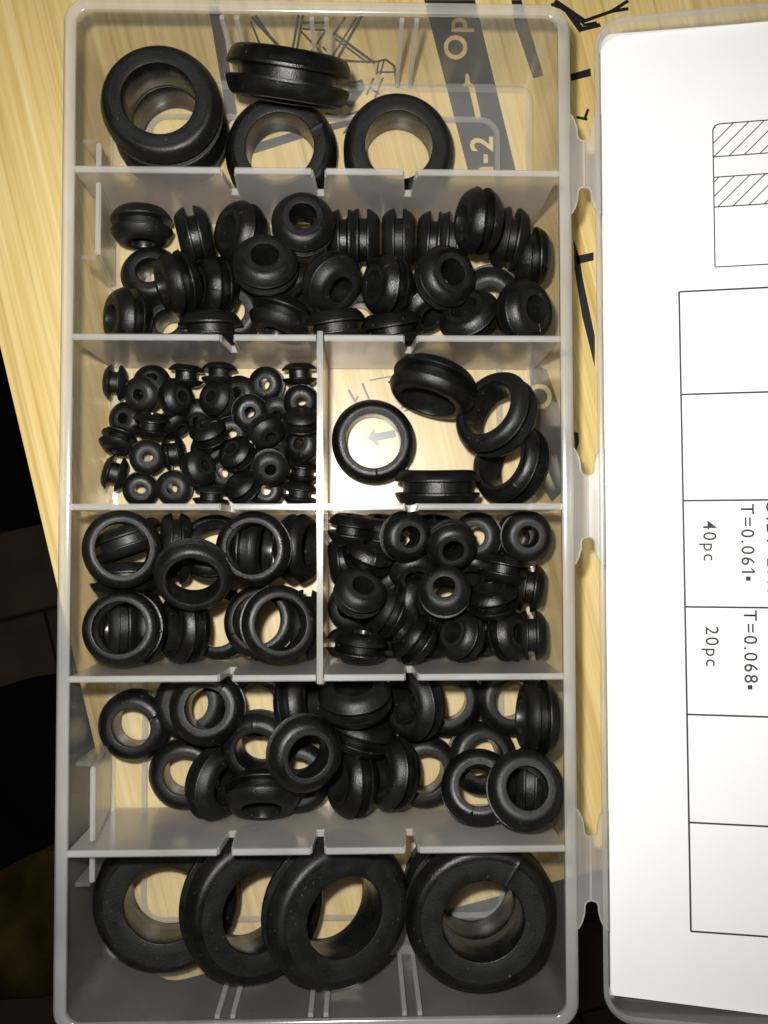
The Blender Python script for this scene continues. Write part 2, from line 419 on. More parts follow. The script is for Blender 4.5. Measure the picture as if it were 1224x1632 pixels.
# dividers: sheet with slots open at the top; slot tapers downward
def divider_outline(xa, xb, slots, top=23.3, skew=None):
    pts = [(xa, 1.24), (xb, 1.24), (xb, top)]
    for s in sorted(slots, reverse=True):
        pts += [(s+.95, top-.35), (s+.80, top-.6), (s+.48, 15.2), (s-.48, 15.2), (s-.80, top-.6), (s-.95, top-.35)] if False else \
               [(s+1.25, top), (s+.98, top-.35), (s+.5, 15.0), (s-.5, 15.0), (s-.98, top-.35), (s-1.25, top)]
    pts += [(xa, top)]
    return pts
def divider(y, xa, xb, slots, name="divider"):
    pts = divider_outline(xa, xb, slots)
    bm = bmesh.new()
    prism(bm, pts, lambda a, b: (a, y+.40+.16*(1-b/24), b), lambda a, b: (a, y-.40-.16*(1-b/24), b))
    o = obj(name, bm, M_DIV, boxr)
    # rounded milky lip along the top, one strip per run between slots
    bm = bmesh.new()
    xs = [xa+.02] + [v for s in sorted(slots) for v in (s-1.25, s+1.25)] + [xb-.02]
    for i in range(0, len(xs), 2):
        x0, x1 = xs[i], xs[i+1]
        prof = [(-.52, 23.32), (-.52, 23.75), (-.3, 24.0), (.3, 24.0), (.52, 23.75), (.52, 23.32)]
        prism(bm, prof, lambda a, b: (x0, y+a, b), lambda a, b: (x1, y+a, b))
    obj("divider_lip", bm, M_EDGE, o)
    # milky edges round each slot
    for s in slots:
        bm = bmesh.new()
        for sg in (-1, 1):
            q = [(s+sg*.98, 22.9), (s+sg*1.25, 23.2), (s+sg*1.28, 22.9), (s+sg*.95, 15.0), (s+sg*.52, 15.0)] if False else [(s+sg*1.0, 22.9), (s+sg*1.25, 22.9), (s+sg*.77, 15.0), (s+sg*.52, 15.0)]
            prism(bm, q, lambda a, b: (a, y+.60, b), lambda a, b: (a, y-.60, b))
        prism(bm, [(s-.77, 14.7), (s+.77, 14.7), (s+.77, 14.98), (s-.77, 14.98)], lambda a, b: (a, y+.60, b), lambda a, b: (a, y-.60, b))
        obj("slot_edge", bm, M_RIM, o)
    return o
XL, XR, XM = -40.3, 40.3, .28
divider(2*P, XL, XR, [-15.1, .0, 15.3])
divider(P, XL, XM-.66, [-15.1]); divider(P, XM+.66, XR, [15.3])
divider(0, XL, XM-.66, [-15.1]); divider(0, XM+.66, XR, [15.3])
divider(-P, XL, XM-.66, [-15.1]); divider(-P, XM+.66, XR, [15.3])
divider(-2*P, XL, XR, [-15.1, .0, 15.3])
# the long wall between the pairs of small compartments
bm = bmesh.new(); box(bm, XM-.45, XM+.45, -P-.6, P+.6, 1.24, 24.2)
o = obj("divider", bm, M_DIV, boxr)
bm = bmesh.new(); box(bm, XM-.5, XM+.5, -P-.9, P+1.0, 24.22, 24.5); bmesh.ops.bevel(bm, geom=bm.edges[:], offset=.12*MM, segments=2, affect="EDGES"); obj("divider_lip", smooth(bm), M_LIDRIM, o)

# guide ribs for loose dividers on the end walls
for sy in (1, -1):
    for s in (-15.1, 0.0, 15.3):
        for d in (-1.25, 1.25):
            bm = bmesh.new()
            x = s+d
            y0 = sy*(HY-2.02)
            prism(bm, [(x-.38, 1.6), (x+.38, 1.6), (x+.38, 22.6), (x-.38, 22.6)], lambda a, b: (a, y0, b), lambda a, b: (a, y0-sy*.7, b))
            obj("guide_rib", bm, M_RIM, boxr)
# guide ribs on the faces of the dividers and the floor between them
for y0, y1, ss in ((P, 0, (15.3,)), (-P, -2*P, (0.0,))):
    for s in ss:
        for d in (-1.2, 1.2):
            bm = bmesh.new(); box(bm, s+d-.3, s+d+.3, y1+.7, y0-.7, 1.23, 1.55)
            obj("guide_rib", bm, M_BASE, boxr)

# latch pockets in the left wall: a sloped plate with closed ends
for y0, y1 in ((42.6, 54.9), (57.1, 61.6), (-54.9, -42.8), (-61.6, -57.1)):
    bm = bmesh.new()
    th = .8
    prism(bm, [(-37.6, 20.6), (-40.1, 4.0), (-40.1+th, 3.4), (-37.6+th, 20.6)], lambda a, b: (a, y0, b), lambda a, b: (a, y1, b))
    obj("latch_pocket", bm, M_HINGE, boxr)
    bm = bmesh.new()
    box(bm, -37.6, -36.8, y0, y1, 20.65, 21.2)
    bmesh.ops.bevel(bm, geom=bm.edges[:], offset=.2*MM, segments=2, affect="EDGES"); obj("pocket_lip", smooth(bm), M_RIM, boxr)
for ye, sg in ((42.6, 1), (61.6, -1), (-42.8, -1), (-61.6, 1)):
    bm = bmesh.new()
    prism(bm, [(-40.05, 20.6), (-40.05, 4.2), (-37.65, 20.6)], lambda a, b: (a, ye-sg*.75, b), lambda a, b: (a, ye-sg*.05, b))
    obj("latch_pocket", bm, M_WALL, boxr)

# ------------------------------------------------------------------ lid, opened flat and rising a little to the right
LA = radians(11.3); LX, LZ = 46.4, 24.0
def lid(u, v, w):
    return (LX + u*cos(LA) - w*sin(LA), v, LZ + u*sin(LA) + w*cos(LA))
LHX, LHY = 43.0, 83.2
LCX, LCY = 43.0, -.7
lidr = empty("lid", (0, 0, 0)); lidr.parent = boxr
bm = bmesh.new()
ring(bm, [(0, -.9), (0, -.15), (.2, 0), (.65, 0), (.85, -.2), (.85, -.9)], LHX, LHY, 5.0, LCX, LCY, 8, lid)
obj("lid_rim", smooth(bm, 40), M_LIDRIM, lidr)
bm = bmesh.new()
ring(bm, [(.1, -.92), (.4, -5.8), (1.3, -7.0), (2.1, -6.0), (1.2, -5.2), (.8, -.92)], LHX, LHY, 5.0, LCX, LCY, 8, lid)
obj("lid_wall", smooth(bm, 40), M_WALL, lidr)
bm = bmesh.new()
prism(bm, [(x+LCX, y+LCY) for x, y in rrect(LHX-2.3, LHY-2.3, 3)], lambda a, b: lid(a, b, -6.9), lambda a, b: lid(a, b, -6.1))
obj("lid_panel", bm, M_WALL, lidr)

# hinges: thin bridges from the rim to the lid, necked at both ends
def hinge(tip_t, tip_b):
    lx = [(42.05, 4.6), (42.6, 4.5), (43.2, 3.4), (43.55, 2.2), (43.65, .8), (43.95, .25)]
    c = 44.75
    left = []
    for x, e in lx: left.append((x, tip_t+e))
    left = left + [(c, tip_t)]
    right = [(2*c-x, tip_t+e) for x, e in lx[::-1]]
    top = left + right
    bl = [(x, tip_b-e) for x, e in lx]; br = [(2*c-x, tip_b-e) for x, e in lx[::-1]]
    bot = bl + [(c, tip_b)] + br
    def zz(x): return 22.9 + max(0, (x-c))*.2
    grp = empty("hinge", (0, 0, 0)); grp.parent = boxr
    for nm, sel in (("hinge_leaf", [p for p in top if p[0] <= c-.24] + [(c-.24, tip_t+.02), (c-.24, tip_b-.02)] + [p for p in bot if p[0] <= c-.24][::-1]),
                    ("hinge_leaf", [(c+.24, tip_b-.02), (c+.24, tip_t+.02)] + [p for p in top if p[0] >= c+.24] + [p for p in bot if p[0] >= c+.24][::-1])):
        bm = bmesh.new()
        prism(bm, sel, lambda a, b: (a, b, zz(a)-.6), lambda a, b: (a, b, zz(a)+.2))
        obj(nm, bm, M_HINGE, grp)
    bm = bmesh.new(); box(bm, c-.2, c+.2, tip_b-.05, tip_t+.05, 22.5, 22.95); obj("fold_line", bm, M_EDGE, grp)
    # pale bead round the neck cut-outs
    bm = bmesh.new()
    for path in (top, bot):
        for i in range(len(path)-1):
            a, b = path[i], path[i+1]
            d = Vector((b[0]-a[0], b[1]-a[1])).normalized(); nn = Vector((-d.y, d.x))*.11
            z = zz((a[0]+b[0])/2)
            pts = [(a[0]-nn.x, a[1]-nn.y), (b[0]-nn.x, b[1]-nn.y), (b[0]+nn.x, b[1]+nn.y), (a[0]+nn.x, a[1]+nn.y)]
            prism(bm, pts, lambda p, q: (p, q, z+.22), lambda p, q: (p, q, z+.34))
    obj("hinge_edge", bm, M_RIM, grp)
for tt, tb in ((61.8, 54.0), (5.2, -5.0), (-54.4, -64.6)):
    hinge(tt-0.0, tb+0.0) if False else hinge(tt, tb)

# ------------------------------------------------------------------ the printed size chart lying in the lid
chart = empty("size_chart", (0, 0, 0))
tag(chart, "white printed card with ruled table and piece counts lying in the open lid", "chart card")
PW = -4.0
bm = bmesh.new()
nx, ny = 24, 40
def pap(i, j, dz):
    u = 1.33 + (84.0-1.33)*i/nx
    v = -81.4 - 1.2*min(1, i/nx*3.2) + (163.3 + .8*min(1, i/nx*3.2))*j/ny
    w = PW + .25*sin(u*.05)*cos(v*.03) + dz
    return Vector(lid(u, v, w))*MM
top = [[bm.verts.new(pap(i, j, 0)) for j in range(ny+1)] for i in range(nx+1)]
bot = [[bm.verts.new(pap(i, j, -.25)) for j in range(ny+1)] for i in range(nx+1)]
for i in range(nx):
    for j in range(ny):
        bm.faces.new([top[i][j], top[i+1][j], top[i+1][j+1], top[i][j+1]])
        bm.faces.new([bot[i][j], bot[i][j+1], bot[i+1][j+1], bot[i+1][j]])
for i in range(nx):
    for r, s in ((0, 1), (ny, -1)):
        bm.faces.new([top[i][r], bot[i][r], bot[i+1][r], top[i+1][r]])
for j in range(ny):
    for r in (0, nx):
        bm.faces.new([top[r][j], bot[r][j], bot[r][j+1], top[r][j+1]])
bmesh.ops.recalc_face_normals(bm, faces=bm.faces)
obj("card", smooth(bm, 40), M_PAPER, chart)
def pz(u, v): return PW + .25*sin(u*.05)*cos(v*.03) + .05
def ink_line(bm, a, b, w, lift=0):
    d = Vector((b[0]-a[0], b[1]-a[1])); l = d.length; d /= l
    nn = Vector((-d.y, d.x))*w/2
    seg = max(1, int(l/4))
    for k in range(seg):
        p = Vector(a)+d*l*k/seg; q = Vector(a)+d*l*(k+1)/seg
        vs = [Vector(lid(c.x, c.y, pz(c.x, c.y)+lift))*MM for c in (p-nn, q-nn, q+nn, p+nn)]
        bm.faces.new([bm.verts.new(v) for v in vs])
def inkobj(name, lines):
    bm = bmesh.new()
    for i, (a, b, w) in enumerate(lines): ink_line(bm, a, b, w, .004*(i % 5))
    return obj(name, bm, M_INK, chart)
rows = [36.3, 18.86, 1.0, -16.7, -34.5, -52.25, -70.0]
for i, y in enumerate(rows):
    inkobj("table_line", [((13.86+.08*i, y), (80, y), .3)])
for x in (14.0, 47.0, 80.0):
    inkobj("table_line", [((x-.17, rows[0]), (x+.36, rows[-1]), .3)])
# cross-section drawing above the table
dl = []
xa, xb = 19.66, 66.0
for y in (59.0, 55.5, 50.4, 40.2): dl.append(((xa, y), (xb, y), .2))
dl.append(((xa, 40.2), (xa, 63.5), .2)); dl.append(((xb, 40.2), (xb, 63.5), .2)); dl.append(((xa+1.2, 64.6), (xb-1.2, 64.6), .2))
for k in range(6):
    a, b = k/6*pi/2, (k+1)/6*pi/2
    for cx, sg in ((xa+1.2, -1), (xb-1.2, 1)):
        dl.append(((cx+sg*1.2*cos(a), 63.4+1.2*sin(a)), (cx+sg*1.2*cos(b), 63.4+1.2*sin(b)), .2))
inkobj("chart_drawing", dl)
hl = []
def hatch(y0, y1, step=2.45, slope=1.02):
    c = xa-(y1-y0)*slope+.9
    while c < xb:
        a = [c, y0]; b = [c+(y1-y0)*slope, y1]
        if a[0] < xa: a = [xa, y0+(xa-c)/slope]
        if b[0] > xb: b = [xb, y0+(xb-c)/slope]
        if y1 > 60 and b[0] < xa+1.1: b = [b[0]-.45, b[1]-.45]
        if b[1]-a[1] > .3: hl.append((tuple(a), tuple(b), .17))
        c += step
hatch(59.0, 64.6); hatch(50.4, 55.5)
inkobj("chart_hatching", hl)
def chart_text(s, u, v, size, sp=1.2, bold=.011):
    me = text_mesh(s, size, sp, bold)
    if s.endswith('1'):                  # the printed 1 has a flag
        x = max(q.co.x for q in me.vertices)/MM; y = max(q.co.y for q in me.vertices)/MM
        x -= .25
        inkobj("chart_text", [((u+y-.1, v-x), (u+y-.62, v-x+.5), .22)])
    for vtx in me.vertices:
        x, y = vtx.co.x/MM, vtx.co.y/MM
        uu, vv = u + y, v - x            # reads downward, letter tops to the right
        vtx.co = Vector(lid(uu, vv, pz(uu, vv)+.03))*MM
    obj("chart_text", me, M_INK, chart)
for s, u, v, size in (("40pc", 18.05, -5.75, 3.0), ("T=0.061", 24.0, -5.6, 3.0), ("O.D.=27.0 ", 28.0, -7.4, 3.1),
                      ("20pc", 18.2, -23.15, 3.0), ("T=0.068", 24.2, -23.1, 3.0), ("O.D.=27.0 ", 28.15, -24.9, 3.1)):
    chart_text(s, u, v, size)

for u, v in ((24.12, -11.95), (24.14, -29.75)): inkobj("chart_text", [((u-.36, v), (u+.36, v), .72)])
# ================================================================== grommets
TYP = {'A': (10.5, 6.35, 7.7, 0.9, 7.9, 8.4), 'B': (5.6, 2.4, 6.1, 0.75, 3.9, 3.5), 'C': (3.3, 1.0, 4.1, 0.75, 2.0, 1.6), 'D': (7.8, 5.1, 6.2, 1.0, 6.3, 5.9), 'E': (6.45, 4.4, 5.2, 0.75, 5.3, 4.9), 'F': (4.55, 1.9, 5.3, 0.75, 3.0, 2.7), 'G': (6.5, 3.5, 5.8, 0.8, 4.9, 4.4), 'H': (12.9, 6.8, 8.6, 1.1, 10.2, 10.4)}
EDGE = dict(A=.5, B=.32, C=.22, D=.4, E=.3, F=.26, G=.3, H=.6)
POW = dict(A=3.2, B=2.4, C=2.1, D=2.7, E=2.5, F=2.2, G=2.4, H=3.4)
def prof(t):
    R, ri, T, g, rn, rf = TYP[t]; h = T/2
    c = .016*R
    fl = [(ri+.02, g-.12), (ri, h-c*1.1), (ri+c*.35, h-c*.3), (ri+c, h)]
    fl.append((ri+(rf-ri)*.6, h))
    e = g + EDGE[t]
    for k in range(0, 10):
        q = sin(k/10*pi/2)
        fl.append((rf+(R-.03-rf)*q, e+(h-e)*(1-q**POW[t])))
    fl += [(R-.01, e+.02), (R+.01, e-.08), (R-.04, g+.05), (R-.22, g), (rn+.4, g), (rn-.05, g-.12)]
    nk = [(rn-.05, g+.02), (rn, g-.02), (rn, g*.5), (rn, 0), (rn, -g*.5), (rn, -g+.02), (rn-.05, -g-.02), (ri+.02, -g-.02), (ri+.02, 0), (ri+.02, g+.02)]
    return fl, nk
def wob(t, var):
    rnd = random.Random(hash((ord(t), var)) % 9999)
    a2, p2, p3, zz, p4 = rnd.uniform(.004, .02), rnd.uniform(0, 6), rnd.uniform(0, 6), rnd.uniform(.01, .03), rnd.uniform(0, 6)
    def f(r, th, z):
        k = 1 + a2*cos(2*(th-p2)) + .004*cos(3*(th-p3))
        R = TYP[t][0]
        return r*k*cos(th), r*k*sin(th), z + zz*R*.35*(r/R)*cos(2*(th-p4))
    return f
def lathe(pts, f, closed, n=56, seam=None, bore=(), face=()):
    """seam = (angle, half width mm, height mm): a fine raised moulding line across the face"""
    bm = bmesh.new()
    rows = []
    ths = [(k/n*2*pi, 0) for k in range(n)]
    if seam:
        wa = seam[1]/pts[len(pts)//2][0]
        ths = [q for q in ths if abs(q[0]-seam[0]) > wa*2.2] + [(seam[0]-wa, 0), (seam[0], 1), (seam[0]+wa, 0)]
        ths.sort()
    n = len(ths)
    for th, up in ths:
        row = []
        for i, (r, z) in enumerate(pts):
            sg = 1 if z > 0 else -1
            dz = seam[2]*sg if up and 2 < i < len(pts)-5 else 0
            row.append(bm.verts.new(Vector(f(r, th, z+dz))*MM))
        rows.append(row)
    m = len(pts)
    for k in range(n):
        a, b = rows[k], rows[(k+1) % n]
        for i in range(m if closed else m-1):
            j = (i+1) % m
            fc = bm.faces.new([a[i], b[i], b[j], a[j]])
            if i in bore: fc.material_index = 1
            if i in face: fc.material_index = 2
    bmesh.ops.recalc_face_normals(bm, faces=bm.faces)
    return smooth(bm, 38)
def nub(bm, t, f, th, zc):
    """small moulding flash at the flange edge"""
    R = TYP[t][0]; g = TYP[t][3]; s = .028*R
    pts = []
    for dz in (g+.1, g+.34):
        for dt in (-s/R, s/R):
            for rr in (R-.05, R+s*1.1):
                pts.append(Vector(f(rr, th+dt, dz))*MM)
    v = [bm.verts.new(p) for p in pts]
    for q in ((0,1,3,2),(4,6,7,5),(0,4,5,1),(2,3,7,6),(1,5,7,3),(0,2,6,4)):
        bm.faces.new([v[i] for i in q])
MESH = {}
def meshes(t, var):
    if (t, var) in MESH: return MESH[(t, var)]
    fl, nk = prof(t); f = wob(t, var)
    n = 72 if t in 'AH' else (64 if t in 'DEG' else 48)
    nf = len(fl)
    R = TYP[t][0]
    sm = (2.2, .012*R+.03, .05+.003*R)
    a = lathe(fl, f, True, n, sm if var == 2 else None, (0,), (3, 4))
    if var != 1: nub(a, t, f, 1.0+var, 1)
    b = lathe([(r, -z) for r, z in fl], f, True, n, sm if var == 0 else None, (0,), (3, 4))
    if var == 0: nub(b, t, lambda r, th, z: f(r, th, -z), 4.0, 1)
    c = lathe(nk, f, True, n, None, (len(nk)-3, len(nk)-2))
    out = []
    for nm, x in (("flange", a), ("flange", b), ("neck", c)):
        bmesh.ops.recalc_face_normals(x, faces=x.faces)
        me = bpy.data.meshes.new(nm); x.to_mesh(me); x.free()
        me.materials.append(M_RUB[var % 3]); me.materials.append(M_BORE); me.materials.append(M_FACE); out.append((nm, me))
    MESH[(t, var)] = out
    return out
GNAME = dict(A="large_grommet", B="thick_grommet", C="tiny_grommet", D="broad_grommet", E="wide_hole_grommet", F="small_grommet", G="medium_grommet", H="largest_grommet")
GGROUP = dict(A="large grommets in the top compartment", B="thick grommets in the second compartment from the top",
    C="tiny grommets in the left middle compartment", D="broad grommets in the right middle compartment",
    E="wide hole rings in the lower left middle compartment", F="small grommets in the lower right middle compartment",
    G="medium grommets in the compartment above the bottom one", H="largest grommets in the bottom compartment")
GROM = [
('A',-28.40,71.39,5.15,0.000,0.000,1.000,'lower of the two stacked large grommets in the top left corner'),
('A',-28.19,71.40,13.55,0.000,0.000,1.000,'upper of the two stacked large grommets, hiding most of the lower one'),
('A',-7.88,67.09,5.15,-0.000,-0.000,1.000,'large grommet lying flat below the upright one, dark print line seen through its hole'),
('A',14.07,67.60,5.15,0.000,0.000,1.000,'large grommet lying flat by itself, rightmost in the top compartment'),
('A',-5.35,74.09,19.66,-0.122,-0.905,-0.407,'large grommet standing on edge against the top wall with its groove showing'),
('B',-31.95,43.84,4.78,-0.011,0.147,0.989,'thick grommet lying flat near the left wall with bright board seen through its hole'),
('B',-28.51,34.24,4.82,-0.052,0.171,0.984,'thick grommet flat in the lower left corner, half under the divider, board in its hole'),
('B',6.97,36.46,4.63,0.135,-0.076,0.988,'thick grommet lying flat under the pile at the lower middle, only its rim showing'),
('B',-16.63,37.11,4.51,-0.042,-0.073,0.996,'thick grommet at the bottom of the pile, flat, below the left pair standing on edge'),
('B',-4.88,40.55,6.96,0.500,-0.678,0.538,'thick grommet buried behind three face-up ones in the middle of the pile'),
('B',31.15,40.02,6.93,-0.198,-0.522,0.830,'thick grommet lying almost flat behind the two lowest ones at the right'),
('B',18.95,38.07,6.90,0.450,-0.754,0.478,'thick grommet wedged below the tilted one with a slit, only its flange edges visible'),
('B',-33.21,52.22,7.92,0.052,-0.998,-0.018,'thick grommet on edge in the upper left corner with its hole facing down'),
('B',-23.26,49.93,8.72,0.967,0.231,-0.105,'thick grommet standing on edge alone by the upper divider, leaning slightly left'),
('B',-35.28,34.58,9.59,-0.789,-0.068,0.610,'thick grommet on edge at the lower left wall with its hole facing left'),
('B',3.94,49.90,7.65,1.000,0.002,0.010,'thick grommet on edge, mostly hidden behind the high face-up one near the middle'),
('B',7.41,49.83,7.95,1.000,-0.011,0.015,'first from the left of the row of upright thick grommets along the upper divider'),
('B',14.02,49.86,8.21,0.999,-0.014,0.046,'second of the upright thick grommets standing in a row along the upper divider'),
('B',20.50,49.85,7.11,0.997,-0.059,0.053,'third of the upright thick grommets in the row, with a nick in its right flange'),
('B',23.99,49.65,7.44,0.992,-0.109,0.062,'thick upright grommet half hidden at the end of the row, under the raised one'),
('B',38.34,46.49,8.94,-1.000,-0.021,0.003,'rightmost thick grommet on edge beside the right wall, nick at its top'),
('B',34.09,49.39,10.63,-0.991,0.133,0.028,'thick grommet on edge leaning against the rightmost upright one'),
('B',27.45,49.87,18.02,-0.962,-0.009,0.273,'thick grommet on edge riding highest of all at the upper right of the pile'),
('B',-25.59,40.48,12.35,-0.860,-0.295,0.417,'thick grommet on edge overlapping the flat one near the left wall'),
('B',-19.65,40.67,8.93,-0.849,-0.097,0.520,'thick grommet on edge, right one of the left pair, showing its domed face'),
('B',-19.72,31.99,12.45,-0.036,0.993,0.113,'thick grommet on edge at the lower divider, below the left pair, groove across'),
('B',2.50,32.39,12.66,-0.124,0.976,0.177,'thick grommet on edge cut off by the lower divider near the middle slot'),
('B',12.68,32.61,11.21,-0.163,0.947,0.276,'thick grommet on edge cut off by the lower divider beside the right slot'),
('B',-7.53,35.03,9.98,-0.269,-0.959,0.093,'thick grommet tilted wide at the lower divider with a broad groove showing'),
('B',-14.73,50.18,10.41,-0.716,0.026,0.698,'thick grommet leaning back with a slit flange, beside the two face-up ones'),
('B',1.82,40.86,11.78,0.552,-0.617,0.561,'thick grommet facing up in the middle with a sliver of board in its hole'),
('B',11.79,39.99,12.80,-0.865,-0.043,0.499,'thick grommet tilted left below the row of upright ones, hole to the left'),
('B',26.69,34.28,12.53,-0.492,0.499,0.714,'thick grommet tilted back at the lower right with an oval dark hole'),
('B',35.76,34.51,15.70,0.568,-0.002,0.823,'thick grommet facing up and right in the lower right corner with a round hole'),
('B',-3.13,49.92,15.52,0.059,0.195,0.979,'thick grommet face up in the high middle, close under the upper divider'),
('B',-9.63,42.45,16.10,0.067,0.344,0.936,'thick grommet face up on the pile with a pale seam across its face'),
('B',21.92,41.10,14.17,0.404,0.080,0.911,'thick grommet tilted up and right with a slit beside its hole, on top'),
('C',-21.57,11.54,3.61,0.140,-0.119,0.983,'tiny grommet at the very bottom of the pile centre, mostly covered'),
('C',-23.24,17.70,4.36,0.074,-0.615,0.785,'tiny grommet lying low beneath two face-up ones, glint in its hole'),
('C',-17.18,14.48,4.48,0.164,-0.160,0.973,'tiny grommet lying low in the centre right with a light glint in its hole'),
('C',-18.45,7.19,4.04,-0.056,-0.122,0.991,'tiny grommet low in the lower middle, covered on its right side'),
('C',-36.64,17.10,3.78,-0.200,0.023,0.980,'tiny grommet leaning under the on-edge one at the left, bright hole'),
('C',-27.49,16.45,4.73,0.606,-0.706,0.368,'tiny domed grommet tucked right of the on-edge one at the left'),
('C',-15.44,21.94,4.59,-0.269,-0.043,0.962,'tiny grommet peeking out right of the upper middle face-up one'),
('C',-8.67,18.66,4.26,0.063,-0.532,0.845,'tiny grommet peeking out between two face-up ones at the right'),
('C',-9.31,11.59,4.22,0.203,-0.493,0.846,'tiny grommet peeking out above the lower right face-up one'),
('C',-10.57,3.88,3.48,-0.071,0.022,0.997,'tiny grommet flat against the lower divider with a bright round hole'),
('C',-31.99,23.98,4.30,0.127,0.302,0.945,'tiny grommet behind the upper left face-up one, only its rim showing'),
('C',-38.70,23.92,4.70,0.992,-0.064,-0.111,'tiny grommet on edge in the upper left corner, two discs side by side'),
('C',-25.48,25.15,5.26,0.086,0.990,0.111,'tiny grommet on edge at the upper divider, left one of two neighbours'),
('C',-19.33,25.45,5.20,0.015,1.000,-0.018,'tiny grommet on edge at the upper divider, right one of two neighbours'),
('C',-4.37,25.34,5.97,-0.041,0.992,0.119,'tiny grommet on edge in the upper right corner of its compartment'),
('C',-37.64,12.76,6.43,-0.192,-0.901,0.389,'tiny grommet on edge by the left wall with its hole facing down'),
('C',-38.44,6.93,5.66,0.943,-0.275,-0.189,'tiny grommet on edge in the lower left corner leaning to the right'),
('C',-27.62,10.60,5.45,0.987,0.146,-0.070,'tiny grommet on edge right of the greenish lit face-up one'),
('C',-20.80,2.86,5.19,0.086,0.983,0.165,'tiny grommet on edge at the lower divider in the middle'),
('C',-3.98,7.38,4.79,0.121,0.978,0.170,'tiny grommet on edge at the right wall, upper of the lowest two'),
('C',-4.43,3.34,5.18,0.134,0.978,0.162,'tiny grommet on edge in the lower right corner, tipped over'),
('C',-3.74,12.12,6.57,-0.375,0.041,0.926,'tiny grommet at the right wall facing up below a domed tilted one'),
('C',-3.71,16.08,10.19,0.008,0.803,0.596,'tiny domed grommet at the right wall tilted back over the one below'),
('C',-4.04,20.24,6.26,0.036,-0.301,0.953,'tiny grommet at the right wall with a lit square glint in its hole'),
('C',-10.61,23.68,4.68,-0.133,-0.137,0.982,'tiny grommet face up near the upper right with a lit angular hole'),
('C',-32.55,10.02,5.17,0.247,-0.149,0.957,'tiny greyish lit grommet lying face up in the left part'),
('C',-34.07,4.12,3.83,0.196,-0.172,0.965,'tiny grommet face up at the lower left with a bright hole'),
('C',-27.72,4.32,4.37,-0.033,-0.130,0.991,'tiny grommet face up at the lower divider with a dark centred hole'),
('C',-30.80,15.40,9.85,0.144,0.956,0.257,'tiny grommet on edge lying across another one in the left part'),
('C',-32.99,21.37,6.97,-0.239,-0.187,0.953,'tiny grommet face up in the upper left with a black hole'),
('C',-26.60,20.41,8.69,0.741,0.058,0.669,'tiny grommet tilted in the upper middle with its hole to the right'),
('C',-19.38,20.51,7.58,-0.447,0.083,0.891,'tiny grommet tilted at upper middle right with its hole to the upper left'),
('C',-20.46,13.79,9.89,-0.206,0.715,0.668,'tiny grommet leaning in the centre with its groove to the lower right'),
('C',-13.26,17.83,8.84,0.186,-0.170,0.968,'tiny grommet face up right of centre, striped glint inside its hole'),
('C',-22.40,7.67,8.92,0.765,0.158,0.625,'tiny grommet tilted at lower centre with a dimple on its face'),
('C',-14.66,4.24,7.67,-0.464,0.560,0.687,'tiny grommet tilted at the lower divider right of the middle'),
('C',-10.20,14.36,8.79,0.454,-0.638,0.622,'tiny grommet leaning down and right with its hole near the lower edge'),
('C',-15.46,10.13,9.28,-0.445,0.428,0.786,'tiny grommet leaning up and left in the centre of the pile'),
('C',-9.56,7.79,8.87,0.167,-0.352,0.921,'tiny grommet face up at the lower right with a round black hole'),
('D',9.33,12.89,4.40,-0.000,-0.000,1.000,'broad grommet lying flat around a printed black arrow'),
('D',20.94,4.16,9.18,-0.003,0.997,0.080,'broad grommet standing on edge at the lower divider, flat groove across'),
('D',34.51,8.48,8.73,-0.779,0.240,0.580,'broad grommet leaning in the lower right, under the other leaning one'),
('D',20.07,22.11,11.16,-0.306,-0.923,0.233,'broad grommet standing on edge at the top with a nick in its left flange'),
('D',31.35,16.97,11.90,-0.665,0.340,0.665,'broad grommet leaning at the right between the upright and lower leaning one'),
('E',-34.65,-12.08,10.59,0.035,-0.999,0.041,'wide-hole ring on edge under the left ones, long flange showing between them'),
('E',-36.63,-21.06,7.66,0.922,-0.013,-0.387,'wide-hole ring on edge seen through the lower left face-up ring'),
('E',-31.67,-20.93,11.09,0.882,-0.049,-0.469,'wide-hole ring on edge half hidden by the lower left face-up ring'),
('E',-34.57,-5.54,10.07,0.339,-0.940,-0.035,'wide-hole ring on edge seen slanting through the upper left face-up ring'),
('E',-20.01,-6.85,6.26,-0.033,0.503,0.864,'wide-hole ring leaning behind the central one at the upper divider'),
('E',-12.92,-7.03,7.80,0.986,-0.038,0.165,'wide-hole ring on edge seen through the upper right face-up ring'),
('E',-18.73,-20.91,5.71,-0.170,0.219,0.961,'wide-hole ring tilted on the floor between the lower middle and lower right ones'),
('E',-10.44,-20.90,6.46,-0.399,0.236,0.886,'wide-hole ring leaning underneath the lower right face-up ring'),
('E',-26.68,-7.02,7.98,-0.964,0.005,0.265,'wide-hole ring on edge at the upper divider, left of centre'),
('E',-4.43,-7.03,7.83,0.945,-0.000,0.326,'wide-hole ring on edge in the upper right corner, its hole facing right'),
('E',-3.16,-20.91,8.34,0.994,-0.076,-0.083,'wide-hole ring on edge, a sliver at the lower right wall'),
('E',-24.61,-20.95,10.31,-0.789,0.043,0.614,'wide-hole ring on edge at lower centre with a broad domed flange'),
('E',-33.38,-6.98,18.92,0.328,0.061,0.943,'wide-hole ring face up in the upper left corner of its compartment'),
('E',-11.40,-6.96,16.38,-0.068,0.026,0.997,'wide-hole ring face up in the upper right with a rim showing at its right'),
('E',-33.13,-20.23,18.61,-0.019,0.108,0.994,'wide-hole ring face up in the lower left corner of its compartment'),
('E',-10.67,-19.76,12.32,-0.168,0.196,0.966,'wide-hole ring under the lower right face-up one, its rim showing at the left'),
('E',-7.07,-19.65,18.33,0.301,0.070,0.951,'wide-hole ring face up at the lower right, overlapping another ring at its left'),
